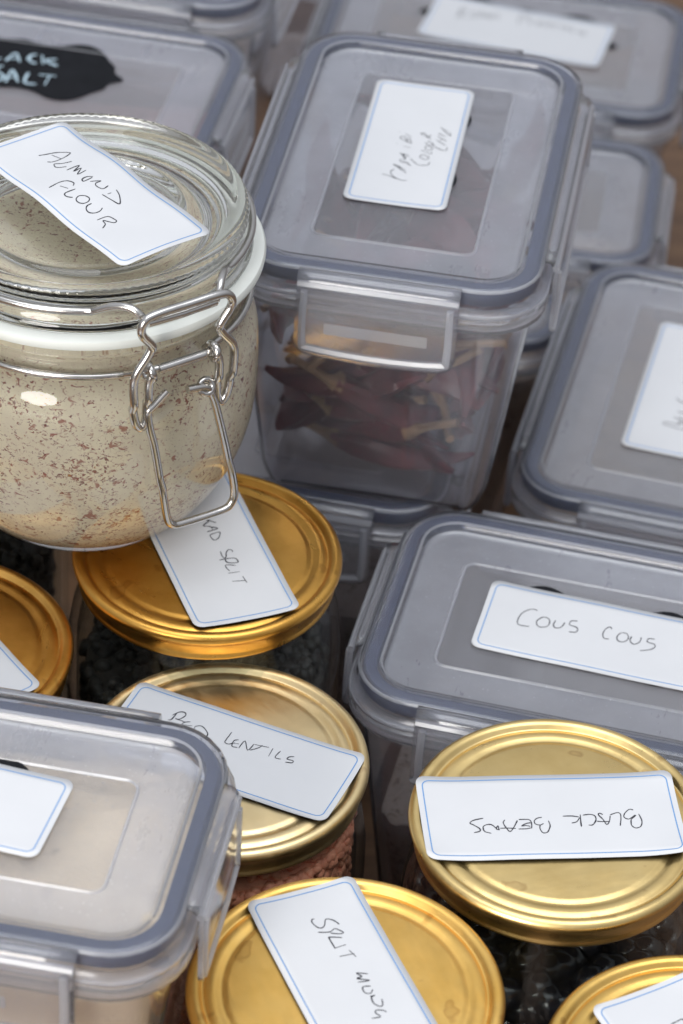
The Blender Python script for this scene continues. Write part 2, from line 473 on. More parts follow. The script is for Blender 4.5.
# ------------------------------------------------------------------ paper labels
# handwriting strokes in label millimetres (x along the long edge)
LABELS={
'BB':{"c":[0.0551,0.5396],"yaw":0.129,"L":0.063,"W":0.0287,"s":[[[-2.3,-0.5],[-3.4,-0.7],[-4.3,-1.6],[-4.2,-2.7],[-3.1,-3.1],[-2.2,-2.6]],[[-3.1,-3.1],[-3.3,-4.3],[-2.8,-5.7],[-1.7,-5.6],[-1.0,-4.3],[-0.7,-3.2],[-0.9,-1.7]],[[-5.3,-4.2],[-5.1,-2.5],[-5.4,-1.3],[-6.5,-1.1],[-8.0,-1.1]],[[-5.3,-2.3],[-6.4,-2.5],[-7.6,-3.3],[-6.5,-3.2],[-5.5,-3.5]],[[-8.5,-4.3],[-6.6,-4.3],[-5.4,-4.0]],[[-8.4,-1.4],[-9.5,-3.6],[-10.6,-5.1],[-11.3,-4.0],[-11.9,-2.1],[-11.4,-1.1]],[[-9.1,-4.1],[-11.3,-3.9],[-12.9,-3.9]],[[-13.0,-4.4],[-13.8,-4.1],[-13.3,-3.0],[-13.2,-4.4]],[[-13.8,-3.9],[-14.8,-2.6],[-16.1,-2.6],[-16.9,-3.3],[-16.7,-4.8],[-15.2,-5.5]],[[-16.5,-0.3],[-18.9,-0.9],[-19.9,-1.8],[-19.1,-2.5],[-17.8,-3.8],[-17.9,-4.7],[-19.3,-5.1]],[[20.2,1.3],[19.2,1.5],[17.9,0.1],[17.6,-1.1],[18.5,-1.8],[19.6,-1.2],[20.5,-0.5],[19.2,-1.9]],[[19.2,-1.9],[19.0,-2.9],[19.0,-4.0],[19.8,-4.9],[21.1,-4.4],[21.7,-2.5],[21.3,-0.1]],[[16.2,-4.0],[16.8,-1.3],[16.8,0.2],[16.0,0.5],[14.3,-0.2]],[[14.3,-0.5],[13.8,-2.4],[13.0,-3.4],[12.4,-1.7],[11.5,0.0],[11.9,0.5],[12.6,-0.0]],[[13.8,-2.4],[12.1,-2.4],[10.8,-2.2]],[[7.7,0.0],[9.5,0.2],[10.6,-0.4],[10.6,-1.9],[9.6,-3.4],[8.6,-3.4]],[[7.1,0.2],[6.9,-2.0],[6.8,-3.9]],[[2.8,-0.2],[5.0,-0.2],[6.7,-0.6]],[[6.8,-0.8],[5.9,-2.2],[4.6,-2.6]]]},
'RL':{"c":[-0.0237,0.5658],"yaw":2.774,"L":0.063,"W":0.0268,"s":[[[18.8,-3.5],[18.1,-3.7],[17.8,-6.7]],[[18.5,-5.4],[17.5,-7.2],[16.2,-7.7],[15.5,-6.7],[16.3,-4.8],[17.3,-4.6],[14.7,-4.5]],[[13.4,-5.2],[14.8,-4.1],[14.5,-2.3],[12.7,-2.6]],[[14.6,-3.4],[12.3,-4.0]],[[11.6,-4.2],[10.1,-5.0],[7.9,-3.5],[7.5,-2.2],[8.8,-1.7],[10.5,-1.5]],[[11.6,-4.2],[11.2,-1.9]],[[2.5,-6.4],[2.6,-3.0],[2.4,-2.2],[1.4,-2.1],[0.2,-3.2]],[[-0.2,-4.7],[0.7,-3.8],[0.3,-1.8],[-1.1,-2.0]],[[0.3,-3.0],[-0.9,-3.3]],[[-1.5,-1.9],[-1.8,-5.0],[-3.8,-2.2],[-4.3,-5.0]],[[-4.3,-2.5],[-5.8,-4.1],[-6.4,-5.5]],[[-4.5,-4.9],[-8.1,-5.5]],[[-9.2,-5.6],[-9.4,-2.5]],[[-11.3,-5.6],[-11.0,-2.9],[-12.6,-2.9]],[[-15.2,-5.2],[-14.1,-4.5],[-14.0,-3.6],[-15.5,-3.7],[-15.6,-2.9],[-14.0,-2.4]]]},
'US':{"c":[-0.0336,0.6283],"yaw":1.957,"L":0.063,"W":0.0283,"s":[[[10.7,-1.4],[9.5,-2.5],[8.5,-1.0],[7.8,-0.7],[7.3,-2.3]],[[10.1,-2.4],[8.5,-3.9],[8.6,-4.2]],[[5.3,-0.7],[5.9,-3.9],[7.1,-2.0]],[[6.9,-2.4],[5.5,-2.4]],[[3.9,-1.0],[4.4,-3.8],[2.9,-3.4],[1.7,-2.4],[1.6,-1.4],[3.0,-1.0],[3.8,-1.0]],[[-3.4,-1.6],[-4.9,-1.4],[-6.3,-1.6],[-6.0,-2.3],[-4.5,-2.8],[-3.4,-3.7],[-3.6,-4.5],[-4.5,-4.6]],[[-6.8,-0.2],[-6.8,-2.3],[-7.1,-4.2],[-8.1,-4.7],[-8.9,-4.6],[-9.0,-3.5],[-8.2,-1.8],[-6.9,-1.8]],[[-10.1,-3.6],[-9.2,-1.2],[-10.7,-1.0],[-11.8,-1.4]],[[-12.6,-0.7],[-12.8,-3.8]],[[-16.0,-0.7],[-16.6,-4.2]],[[-14.8,-3.9],[-17.5,-4.2]]]},
'SM':{"c":[0.0093,0.4819],"yaw":-1.134,"L":0.063,"W":0.027,"s":[[[-21.5,-0.2],[-21.5,-0.8],[-20.5,-1.1],[-18.8,-0.5],[-18.3,0.4],[-18.9,1.3],[-20.4,2.1],[-20.4,2.9],[-19.5,3.9],[-18.0,4.6]],[[-17.3,-1.0],[-16.5,1.6],[-17.1,3.0],[-16.4,3.8],[-15.3,4.5],[-15.2,3.5],[-16.1,1.6]],[[-13.9,3.6],[-15.0,1.0],[-14.5,0.7],[-11.4,0.8]],[[-11.4,0.6],[-11.6,3.6]],[[-8.7,0.8],[-8.4,4.3]],[[-9.8,3.6],[-7.4,4.3]],[[-1.6,4.8],[-2.7,2.4],[-1.3,3.2],[-1.1,1.9],[0.4,4.4],[0.0,1.6]],[[2.1,3.9],[1.7,2.3],[2.5,1.8],[3.7,2.0],[4.1,3.1],[3.2,3.9]],[[5.0,2.5],[5.0,3.7],[5.4,2.7],[7.2,2.5],[8.5,3.4],[8.3,4.2],[6.6,4.7]],[[10.6,4.1],[9.9,3.7],[9.3,2.3],[9.9,1.7],[11.4,2.3],[11.2,0.3]]]},
'LJ':{"c":[-0.102,0.5938],"yaw":2.228,"L":0.063,"W":0.028,"s":[]},
'BR':{"c":[0.0914,0.4616],"yaw":-1.042,"L":0.063,"W":0.028,"s":[[[-19.6,0.4],[-19.8,2.4],[-19.9,3.3],[-19.5,3.7],[-18.2,3.7]]]},
'AL':{"c":[-0.0671,0.6488],"yaw":2.293,"L":0.063,"W":0.0275,"s":[[[21.5,1.2],[20.9,-0.6],[20.2,-3.3],[18.5,-5.8],[17.7,-5.7],[16.8,-2.9],[16.7,0.0],[17.6,1.3]],[[19.8,-1.6],[16.7,-2.4]],[[14.0,-3.7],[14.6,-1.2],[15.6,0.5],[14.2,1.2],[13.3,0.5],[12.6,-1.1]],[[11.1,-0.1],[11.1,-4.0],[9.5,-1.1],[9.7,-3.5],[7.7,-1.0],[8.1,-3.9]],[[4.6,-3.5],[5.4,-2.3],[5.2,-0.7],[4.2,-0.3],[4.2,-1.6],[4.4,-3.2]],[[3.2,-1.7],[2.0,-4.1],[1.8,-2.4],[0.6,-1.8],[-1.1,-2.5],[-0.6,-4.5]],[[-3.0,-0.9],[-6.2,-1.6],[-8.3,-2.1],[-7.9,-2.9],[-5.3,-4.5],[-3.0,-5.2]],[[-3.5,-2.2],[-3.5,-3.3]],[[6.7,8.3],[7.2,5.3],[7.1,3.9],[6.5,2.7],[4.9,2.1],[3.9,3.0]],[[5.7,5.7],[3.6,4.7]],[[2.4,3.4],[2.4,6.3],[1.6,7.1],[0.6,6.8],[-0.2,6.0]],[[-1.2,3.0],[-0.5,4.3],[-1.2,5.7],[-2.6,6.0],[-3.6,5.2],[-3.6,3.7],[-2.6,2.7],[-1.2,3.0]],[[-4.7,3.5],[-4.9,5.0],[-6.0,6.0],[-7.4,6.1],[-8.3,5.0],[-8.3,3.5],[-7.6,2.3]],[[-11.0,6.3],[-11.2,3.3],[-13.2,2.6],[-14.1,2.7],[-14.2,3.7],[-12.0,5.2],[-13.6,5.7],[-14.7,7.3]]]},
'KA':{"c":[0.0124,0.7445],"yaw":1.453,"L":0.0654,"W":0.0285,"s":[[[-18.1,5.4],[-18.6,3.4],[-19.7,1.1]],[[-14.8,2.4],[-16.0,3.2],[-16.9,3.2],[-18.3,2.4],[-19.5,1.3]],[[-19.2,1.6],[-20.0,-0.3],[-19.8,-1.8]],[[-16.2,-1.1],[-14.1,1.1],[-12.4,3.1],[-13.1,1.4],[-14.9,-0.8]],[[-12.6,1.6],[-14.8,0.6]],[[-9.2,1.5],[-10.2,1.5],[-11.0,0.5],[-10.4,-0.2],[-11.1,-1.0],[-12.1,-1.7]],[[-9.4,1.2],[-12.0,-1.6]],[[-5.7,2.2],[-7.2,1.2],[-9.2,0.1]],[[-9.0,0.8],[-7.9,0.2],[-6.1,1.3],[-6.5,0.2],[-7.4,-0.7]],[[-6.4,1.7],[-7.3,0.8]],[[-2.1,1.8],[-2.6,-0.3]],[[-1.2,3.9],[-1.5,3.6]],[[-0.2,-0.4],[0.7,1.5],[1.7,3.1],[2.6,3.1],[3.1,2.4],[1.4,1.3],[0.6,0.9]],[[0.8,1.3],[2.5,0.8],[0.2,-0.3]],[[4.8,2.1],[3.6,1.1],[3.5,0.1]],[[5.2,4.0],[4.9,3.7]],[[-8.3,-1.2],[-9.5,-2.1],[-10.8,-3.4],[-11.0,-4.9],[-10.4,-6.3],[-8.8,-6.6]],[[-6.2,-3.6],[-6.9,-3.6],[-7.7,-4.8],[-7.4,-5.7],[-6.4,-6.0],[-5.5,-5.0],[-5.5,-4.0],[-6.2,-3.6]],[[-3.1,-3.4],[-3.6,-4.7],[-4.5,-6.3],[-3.2,-6.4]],[[-0.9,-4.4],[-1.7,-4.3],[-2.6,-5.2],[-2.2,-6.1],[-1.2,-6.4],[-0.5,-5.5],[-0.4,-4.8],[-0.9,-4.4]],[[1.1,-3.9],[0.3,-5.0],[0.1,-5.8],[1.1,-6.2],[1.8,-5.3],[2.1,-4.4]],[[5.8,-1.9],[4.8,-3.2],[3.6,-5.4]],[[5.6,-2.0],[6.1,-2.7],[5.5,-3.6],[4.2,-4.2]],[[4.2,-4.2],[4.8,-4.6],[5.6,-5.1]],[[1.2,-6.0],[-0.1,-6.7],[-1.2,-8.2],[-1.7,-10.1],[0.2,-10.4]],[[3.5,-6.7],[2.2,-8.2],[1.1,-9.8]],[[2.5,-7.8],[4.3,-8.4]],[[5.5,-6.9],[4.3,-8.3],[3.4,-9.7]],[[7.0,-6.9],[6.2,-8.2],[5.8,-9.2]],[[10.5,-7.1],[8.3,-8.7],[6.4,-10.4],[8.3,-10.1]],[[9.5,-8.2],[8.5,-9.6]]]},
'CC':{"c":[0.07,0.6238],"yaw":-0.216,"L":0.0635,"W":0.0287,"s":[[[-17.6,5.4],[-19.3,5.5],[-21.3,3.2],[-21.9,-0.2],[-21.1,-1.9],[-18.4,-1.7]],[[-15.7,3.3],[-16.9,1.4],[-16.6,-0.4],[-15.4,-1.0],[-13.8,-0.0],[-13.6,2.0],[-14.4,3.2],[-15.7,3.3]],[[-12.2,3.0],[-12.4,0.9],[-11.6,-0.1],[-10.2,0.7],[-9.7,2.8]],[[-6.5,4.4],[-8.1,4.0],[-8.3,2.3],[-6.5,1.9],[-5.8,0.9],[-6.3,-0.3],[-8.0,-0.5]],[[2.8,4.0],[2.2,4.8],[1.2,3.5],[0.9,1.2],[1.6,-0.3],[2.8,-0.1]],[[5.5,3.5],[4.7,1.7],[5.2,-0.0],[6.8,-0.0],[7.7,1.7],[7.0,3.5],[5.5,3.5]],[[8.4,2.9],[8.3,1.0],[9.5,-0.1],[10.8,1.3],[10.9,3.3]],[[14.5,3.7],[12.9,3.4],[12.8,2.0],[14.7,1.6],[15.0,0.3],[13.7,-1.1],[11.5,-2.1]]]},
'BA':{"c":[0.1032,0.766],"yaw":1.349,"L":0.068,"W":0.03,"s":[[[-18.8,4.9],[-18.2,3.7],[-18.4,0.2]],[[-19.5,4.8],[-19.8,2.8],[-20.2,0.6],[-20.2,-1.7],[-19.2,-3.0],[-17.2,-2.3],[-18.4,0.2]],[[-18.4,0.2],[-17.0,0.1],[-16.5,-2.2]],[[-15.0,2.1],[-15.6,-0.1],[-15.2,-3.1]],[[-16.7,0.1],[-13.6,0.1]],[[-11.8,1.6],[-11.9,-0.6],[-11.6,-2.8]],[[-4.9,3.2],[-6.2,2.0],[-6.8,0.5],[-6.6,-1.6]],[[3.9,2.6],[3.5,1.0],[3.0,-0.7]]]},
'TR':{"c":[0.0536,1.0258],"yaw":-0.243,"L":0.0695,"W":0.0335,"s":[[[-23.5,0.4],[-23.6,8.3],[-21.2,7.7],[-23.1,3.8],[-19.3,2.1]],[[-19.1,5.3],[-18.4,7.7],[-16.9,5.7],[-17.9,3.2],[-19.1,5.3]],[[-15.5,3.6],[-16.0,9.2],[-13.5,4.4]],[[-12.5,4.3],[-13.5,8.3],[-10.8,4.9],[-11.5,9.2]],[[-9.0,9.4],[-9.8,7.5],[-7.9,6.1]],[[-0.7,4.7],[-1.2,11.9],[1.8,11.5],[-0.1,7.6]],[[3.6,5.9],[3.1,9.4],[4.8,9.5]],[[3.3,7.4],[4.7,7.7]],[[6.6,5.5],[6.3,9.6],[8.1,9.3],[6.6,7.1]],[[9.7,5.7],[9.5,9.8],[11.3,9.5],[9.8,7.3]],[[12.7,6.4],[12.4,10.0],[14.0,9.5]],[[15.7,6.5],[15.5,9.6],[17.3,9.3],[17.8,6.3]],[[20.0,9.8],[18.9,7.8],[20.6,5.9]],[[21.6,8.3],[23.0,7.3],[24.7,8.0],[24.0,5.7],[21.6,8.3]]]},
'BL':{"c":[-0.0899,0.5024],"yaw":2.908,"L":0.064,"W":0.0262,"s":[]},
'BS':{"c":[-0.1125,0.835],"yaw":2.87,"L":0.064,"W":0.028,"s":[[[17.2,-19.6],[14.6,-12.9],[13.0,-14.1],[13.9,-16.4],[15.7,-16.3],[14.8,-18.3],[15.8,-20.2],[17.2,-19.6]],[[13.1,-20.0],[10.8,-13.9],[8.8,-14.9]],[[6.9,-13.8],[5.9,-19.5],[2.5,-14.8]],[[6.4,-15.7],[3.5,-16.6]],[[-0.7,-21.4],[0.8,-20.1],[0.6,-17.6],[-0.8,-16.3],[-2.6,-16.3]],[[-2.4,-21.5],[-4.7,-16.5]],[[-7.6,-21.1],[-4.6,-18.9],[-9.3,-17.2]],[[6.3,-10.6],[7.6,-9.4],[7.0,-7.1],[4.6,-5.6],[3.5,-4.2],[3.9,-2.1],[5.1,-1.9]],[[1.8,-1.7],[2.8,-9.5],[-1.7,-3.2]],[[2.1,-4.8],[-0.3,-5.8]],[[-2.5,-9.9],[-3.6,-4.0],[-7.4,-4.3]],[[-6.0,-10.1],[-11.2,-11.3]],[[-9.4,-10.6],[-10.0,-4.9]]]},
}


def wave(seed, amp):
    ph = random.Random(seed).uniform(0, 6.28)
    return lambda x, y: amp * (0.5 + 0.5 * math.sin(x * 0.19 + ph + 0.05 * y)) + 0.05


def curl(seed, amp=0.35):
    rg = random.Random(seed)
    k = [rg.uniform(0.2, 1.0) for _ in range(4)]
    def h(x, y):
        i = (1 if x > 0 else 0) + (2 if y > 0 else 0)
        e = max(0, abs(x) - 18) / 13 * max(0, abs(y) - 2) / 11
        return 0.06 + amp * 2.2 * k[i] * e * e + 0.05 * math.sin(x * 0.21 + k[0] * 6)
    return h


def ribbon(mb, pts, width, h, lift, closed=False):
    n = len(pts)
    L, R = [], []
    for i, (x, y) in enumerate(pts):
        a = pts[i - 1] if (i > 0 or closed) else pts[i]
        b = pts[(i + 1) % n] if (i < n - 1 or closed) else pts[i]
        tx, ty = b[0] - a[0], b[1] - a[1]
        l = math.hypot(tx, ty) or 1
        wv = width * (1 if closed else 0.78 + 0.55 * abs(noise.noise(Vector((x * 0.55, y * 0.55, 3.3)))) * 1.6)
        nx, ny = -ty / l * wv / 2, tx / l * wv / 2
        if not closed and (i == 0 or i == n - 1):
            nx *= 0.6; ny *= 0.6
        L.append((x + nx, y + ny, h(x + nx, y + ny) + lift))
        R.append((x - nx, y - ny, h(x - nx, y - ny) + lift))
    if closed:
        L.append(L[0]); R.append(R[0])
    mb.loft([L, R], 0, False)


def paper_label(key, parent, zloc, h, border=True, pen=0.27, part_label=None):
    """A sticker under `parent`; LABELS gives its place in the room, zloc its world height (m)."""
    d = LABELS[key]
    L, W = d['L'] * 1000, d['W'] * 1000
    r = 2.4
    base = thing_matrix(parent)
    mw = Matrix.Translation((d['c'][0], d['c'][1], zloc)) @ Matrix.Rotation(d['yaw'], 4, 'Z')
    xf = base.inverted() @ mw
    xs = []
    nx = 40
    for i in range(nx + 1):
        u = -1 + 2 * i / nx
        xs.append(L / 2 * math.sin(u * math.pi / 2) if abs(u) > 0.999 else L / 2 * (0.8 * u + 0.2 * math.sin(u * math.pi / 2)))
    extra = [s * (L / 2 - r + r * math.sin(math.radians(a))) for a in (0, 20, 40, 60, 75, 85) for s in (1, -1)]
    xs = sorted(set([round(x, 4) for x in xs if abs(x) < L / 2 - r] + [round(x, 4) for x in extra] + [-L / 2, L / 2]))
    rows = []
    for x in xs:
        e = max(0, abs(x) - (L / 2 - r))
        yh = W / 2 - r + math.sqrt(max(0, r * r - e * e))
        rows.append([(x, -yh + 2 * yh * j / 10, h(x, -yh + 2 * yh * j / 10)) for j in range(11)])
    mb = MB(); mb.loft(rows, 0, False)
    lab = mb.build('label', M['paper'], parent, True, 0.14, -1.0, 0, xf)
    # make sure the printed side is up
    if (xf.to_3x3() @ Vector((0, 0, 1))).z > 0:
        me = lab.data
        if me.polygons[0].normal.z < 0:
            me.flip_normals()
    if part_label: lab['label'] = part_label
    if border:
        b = MB()
        o = 1.5
        pts = [(p[0], p[1]) for p in rrect(L - 2 * o, W - 2 * o, 1.8, 0, 5)]
        dense = []
        for i in range(len(pts)):
            a, c = pts[i], pts[(i + 1) % len(pts)]
            k = max(1, int(math.hypot(c[0] - a[0], c[1] - a[1]) / 2))
            dense += [(a[0] + (c[0] - a[0]) * t / k, a[1] + (c[1] - a[1]) * t / k) for t in range(k)]
        ribbon(b, dense, 0.30, h, 0.05, True)
        b.build('printed_border', M['print'], lab, False, 0, 0, 0, xf)
    if d['s']:
        s = MB()
        for st in d['s']:
            ribbon(s, smooth_prof([tuple(p) for p in st], 4) if len(st) > 2 else [tuple(p) for p in st], pen, h, 0.075)
        s.build('handwriting', M['ink'], lab, False, 0, 0, 0, xf)
    return lab


def thing_matrix(o):
    return Matrix.Translation(o.location) @ Matrix.Rotation(o.rotation_euler.z, 4, 'Z')


# a scalloped chalkboard sticker, right half in mm from its middle, mirrored for the left half
SCALLOP = [(0, 14.5), (6, 13.2), (11, 13.8), (16, 16.2), (20, 16.4), (24, 14.2), (27.5, 9.5), (30, 6.8), (31, 3.2), (34.5, 0),
           (31, -3.2), (30, -6.8), (27.5, -9.5), (24, -14.2), (20, -16.4), (16, -16.2), (11, -13.8), (6, -13.2), (0, -14.5)]


def chalk_sticker(parent, cx, cy, yaw, zloc, sc=1.0, strokes=None, key=None):
    right = smooth_prof(SCALLOP, 3)
    pts = right + [(-x, y) for x, y in right[::-1]][1:-1]
    mw = Matrix.Translation((cx, cy, zloc)) @ Matrix.Rotation(yaw, 4, 'Z')
    xf = thing_matrix(parent).inverted() @ mw
    b = MB()
    b.loft([[(x * 0.02, y * 0.02, 0.0) for x, y in pts], [(x * sc, y * sc, 0.0) for x, y in pts],
            [(x * sc, y * sc, 0.12) for x, y in pts], [(x * 0.02, y * 0.02, 0.12) for x, y in pts]], 0, True, True, True)
    return b.build('chalkboard_label', M['chalkboard'], parent, False, 0, 0, 0, xf)


# ------------------------------------------------------------------ clip-lock boxes
BOXES = {}


def storage_box(key, label, cx, cy, lid_z, W, D, H, yaw, group='clear clip-lock storage boxes', r=15.0, clip=None, window='lid_window', taper=None):
    """W x D = outline of the seal ring; lid_z = world height of the lid's top in m."""
    base_z = lid_z - H * 0.001
    t = thing('storage_box', label, 'storage box', (cx, cy, base_z), math.radians(yaw), group)
    Z = lambda z: H + z
    lp = lambda o, z, rr_=None: rrect(W + 2 * o, D + 2 * o, (r + o) if rr_ is None else rr_, Z(z))
    tp = taper or (6 + 0.075 * H)
    # body
    b = MB()
    prof = [(-1.0, -7.5), (2.0, -8.6), (3.2, -9.6), (3.5, -11.2), (3.3, -12.6), (2.3, -13.1), (0.6, -13.2), (-0.2, -14.6), (-0.6, -17.5)]
    loops = [lp(o, z) for o, z in prof]
    zb = -H
    for k in (0.12, 0.4, 0.7, 0.88):
        loops.append(lp(-0.6 - tp * k, -17.5 + (zb + 9 + 17.5) * k / 0.88 if k < 0.88 else zb + 9))
    loops += [lp(-0.6 - tp - 0.4, zb + 4.5), lp(-0.6 - tp - 2.0, zb + 1.6), lp(-0.6 - tp - 5, zb + 0.3, 10), lp(-0.6 - tp - 9, zb + 0.9, 7)]
    nm = len(prof)
    b.loft(loops, [1] * (nm - 1) + [0] * (len(loops) - nm), True, False, True)
    b.build('body', [M['wall'], M['wall_rim']], t, True, 1.1, -1.0)
    # lid
    l = MB()
    iw, idp = W - 36, D - 37
    prof = [(3.2, -8.3), (3.3, -7.2), (2.2, -6.4), (1.5, -4.4), (1.25, -1.2), (0.7, -0.35), (-0.3, 0.0), (-4.6, 0.0), (-5.2, -0.3), (-6.0, -2.1), (-6.7, -2.5), (-8.2, -2.65)]
    loops = [lp(o, z) for o, z in prof]
    win = lambda g, z: rrect(iw + 2 * g, idp + 2 * g, 3.0 + g, Z(z))
    loops += [win(0.7, -2.55), win(0.35, -2.1), win(0.05, -2.1), win(-0.3, -2.55), win(-1.0, -2.6)]
    mats = [3, 0, 0, 0, 3, 0, 0, 3, 0, 1, 1] + [1, 1, 3, 1, 2]
    l.loft(loops, mats[:len(loops) - 1], True, False, True)
    l.m[-1] = 2
    lid = l.build('lid', [M['lid_rim'], M['lid_panel'], M[window], M['lid_edge']], t, True, 0.9, -1.0)
    # silicone seal under the rim
    s = MB()
    so = [(-0.9, -1.1), (-3.6, -1.1), (-4.0, -3.4), (-3.2, -4.9), (0.1, -5.6), (0.45, -4.8), (-0.2, -2.2), (-0.9, -1.1)]
    s.loft([lp(o, z) for o, z in so], 0)
    s.build('seal_ring', M['seal'], lid, True)
    # clips
    clip = clip or (0.54 * min(W, D), 0.70 * max(W, D))
    for side in range(4):
        half = (D if side % 2 == 0 else W) / 2
        length = (W if side % 2 == 0 else D)
        cl = clip[0] if length == min(W, D) else clip[1]
        if cl < 1:
            continue
        a = side * math.pi / 2                                   # 0 = front (-y)
        R = Matrix.Rotation(a, 4, 'Z')
        def pos(u, o, z):
            return tuple(R @ Vector((u, -(half + o), Z(z))))
        cs = [(1.0, -0.9), (2.6, -1.1), (3.5, -1.7), (4.1, -2.8), (4.4, -4.8), (4.6, -10), (4.7, -16), (4.7, -21), (4.7, -23.2), (4.6, -24.6), (4.5, -25.2)]
        rows = []
        hl = cl / 2
        for o, z in cs:
            e = max(0, -21 - z)
            hw = hl - (4.2 - math.sqrt(max(0, 4.2 ** 2 - e * e))) * 1.0
            rows.append([pos(-hw + 2 * hw * j / 12, o, z - (0.9 * (1 - (2 * j / 12 - 1) ** 2) if z < -20 else 0)) for j in range(13)])
        c = MB(); c.loft(rows, 0, False)
        npl = len(c.f)
        # raised frame and hinge bead, part of the moulding
        fr = [(-hl + 2.2, -5.5), (-hl + 2.2, -20.5), (-hl + 4.4, -23.0), (0, -23.9), (hl - 4.4, -23.0), (hl - 2.2, -20.5), (hl - 2.2, -5.5)]
        c.tube([pos(u, 4.95, z) for u, z in smooth_prof(fr, 4)], 0.5, 6)
        c.tube([pos(-hl + 0.6, 4.35, -3.4), pos(0, 4.35, -3.4), pos(hl - 0.6, 4.35, -3.4)], 0.55, 6)
        c.m = [0] * npl + [1] * (len(c.f) - npl)
        co = c.build('clip', [M['clip'], M['lid_edge']], t, True, 1.25, 0.0)
        k = MB()
        hb = cl * 0.32
        k.loft([[pos(-hb, 4.2, -15.0), pos(hb, 4.2, -15.0), pos(hb, 4.0, -15.4), pos(-hb, 4.0, -15.4)],
                [pos(-hb, 4.3, -18.4), pos(hb, 4.3, -18.4), pos(hb, 3.2, -18.8), pos(-hb, 3.2, -18.8)]], 0, True, True, True)
        k.build('latch_bar', M['latch'], co, False)
    BOXES[key] = dict(t=t, W=W, D=D, H=H, tp=tp, r=r, lid=lid, lid_z=lid_z)
    return t


def box_fill(name, label, cat, key, level, mat, rough=1.2, slope=(0, 0), seed=1):
    """Loose contents: follows the inside of the box up to `level` mm above its base, uneven top."""
    B = BOXES[key]
    W, D, H, tp, r = B['W'], B['D'], B['H'], B['tp'], B['r']
    o = thing_matrix(B['t'])
    inner = lambda z: -0.6 - 2.4 - tp * min(1, max(0, (H - 17.5 - z) / (H - 9 - 17.5)))
    lp = lambda z, g=0: rrect(W + 2 * (inner(z) + g), D + 2 * (inner(z) + g), r + inner(z) + g, z)
    def top(x, y):
        p = Vector((x * 0.07, y * 0.07, seed))
        q = Vector((x * 0.35, y * 0.35, seed * 3.1))
        return level + slope[0] * x + slope[1] * y + rough * 2.2 * noise.noise(p) + rough * noise.noise(q)
    m = MB()
    loops = [lp(2.6, -8), lp(3.2, -3), lp(9)]
    ring = lp(level)
    loops.append([(x, y, max(10, top(x, y) - 0.5)) for x, y, _ in ring])
    for s in (0.985, 0.94, 0.88, 0.81, 0.74, 0.67, 0.6, 0.52, 0.44, 0.36, 0.28, 0.2, 0.12, 0.05):
        loops.append([(x * s, y * s, max(10, top(x * s, y * s))) for x, y, _ in ring])
    m.loft(loops, 0, True, True, True)
    ob = m.build(name, mat, None, True)
    ob.matrix_world = o
    return tag(ob, label, cat, None, 'stuff')


# ------------------------------------------------------------------ screw-lid jars
LID_PROFILE = [(0.5, -0.9), (14, -0.9), (26.2, -0.85), (27.0, -1.0), (27.6, -1.35), (28.4, -1.4), (29.2, -1.0), (30.0, -0.85), (31.2, -0.9),
               (31.8, -1.3), (32.3, -1.5), (32.8, -1.2), (33.3, -0.45), (33.9, -0.05), (34.7, 0.0), (35.3, -0.3), (35.8, -0.9), (36.0, -1.7),
               (35.8, -2.3), (35.3, -3.0), (34.8, -3.9), (34.2, -6.6), (34.2, -7.3), (34.5, -7.8), (34.4, -8.3), (34.0, -8.5), (33.7, -8.1), (33.6, -7.0), (33.5, -3.0)]


def screw_jar(key, label, x, y, top_z, rad=36.0, lid_group='gold-lidded glass jars'):
    Hj = top_z * 1000
    t = thing('glass_jar', label, 'jar', (x, y, 0), random.uniform(0, 6), lid_group)
    b = MB()
    outer = [(0.3, 1.2), (24, 1.2), (28, 0.0), (32, 0.4), (35, 2.6), (36.3, 7), (36.5, 20), (36.5, Hj - 34), (36.3, Hj - 26), (35.2, Hj - 19), (33.6, Hj - 13.5), (32.9, Hj - 10), (32.9, Hj - 2.9),
             (31.2, Hj - 2.2), (31.0, Hj - 10), (31.6, Hj - 14.5), (33.0, Hj - 20), (34.0, Hj - 27), (34.2, Hj - 35), (34.2, 20), (34.0, 8), (32, 4.4), (26, 3.6), (0.3, 3.8)]
    b.loft(lathe(outer, 72), 0)
    b.build('glass_body', M['thin_glass'], t, True)
    l = MB()
    l.loft(lathe([(r * rad / 36, Hj + z) for r, z in LID_PROFILE], 128), 0, True, True, False)
    l.build('lid', GOLDS[key], t, True, 0.35, 0.0, 0, None, 60)
    return t


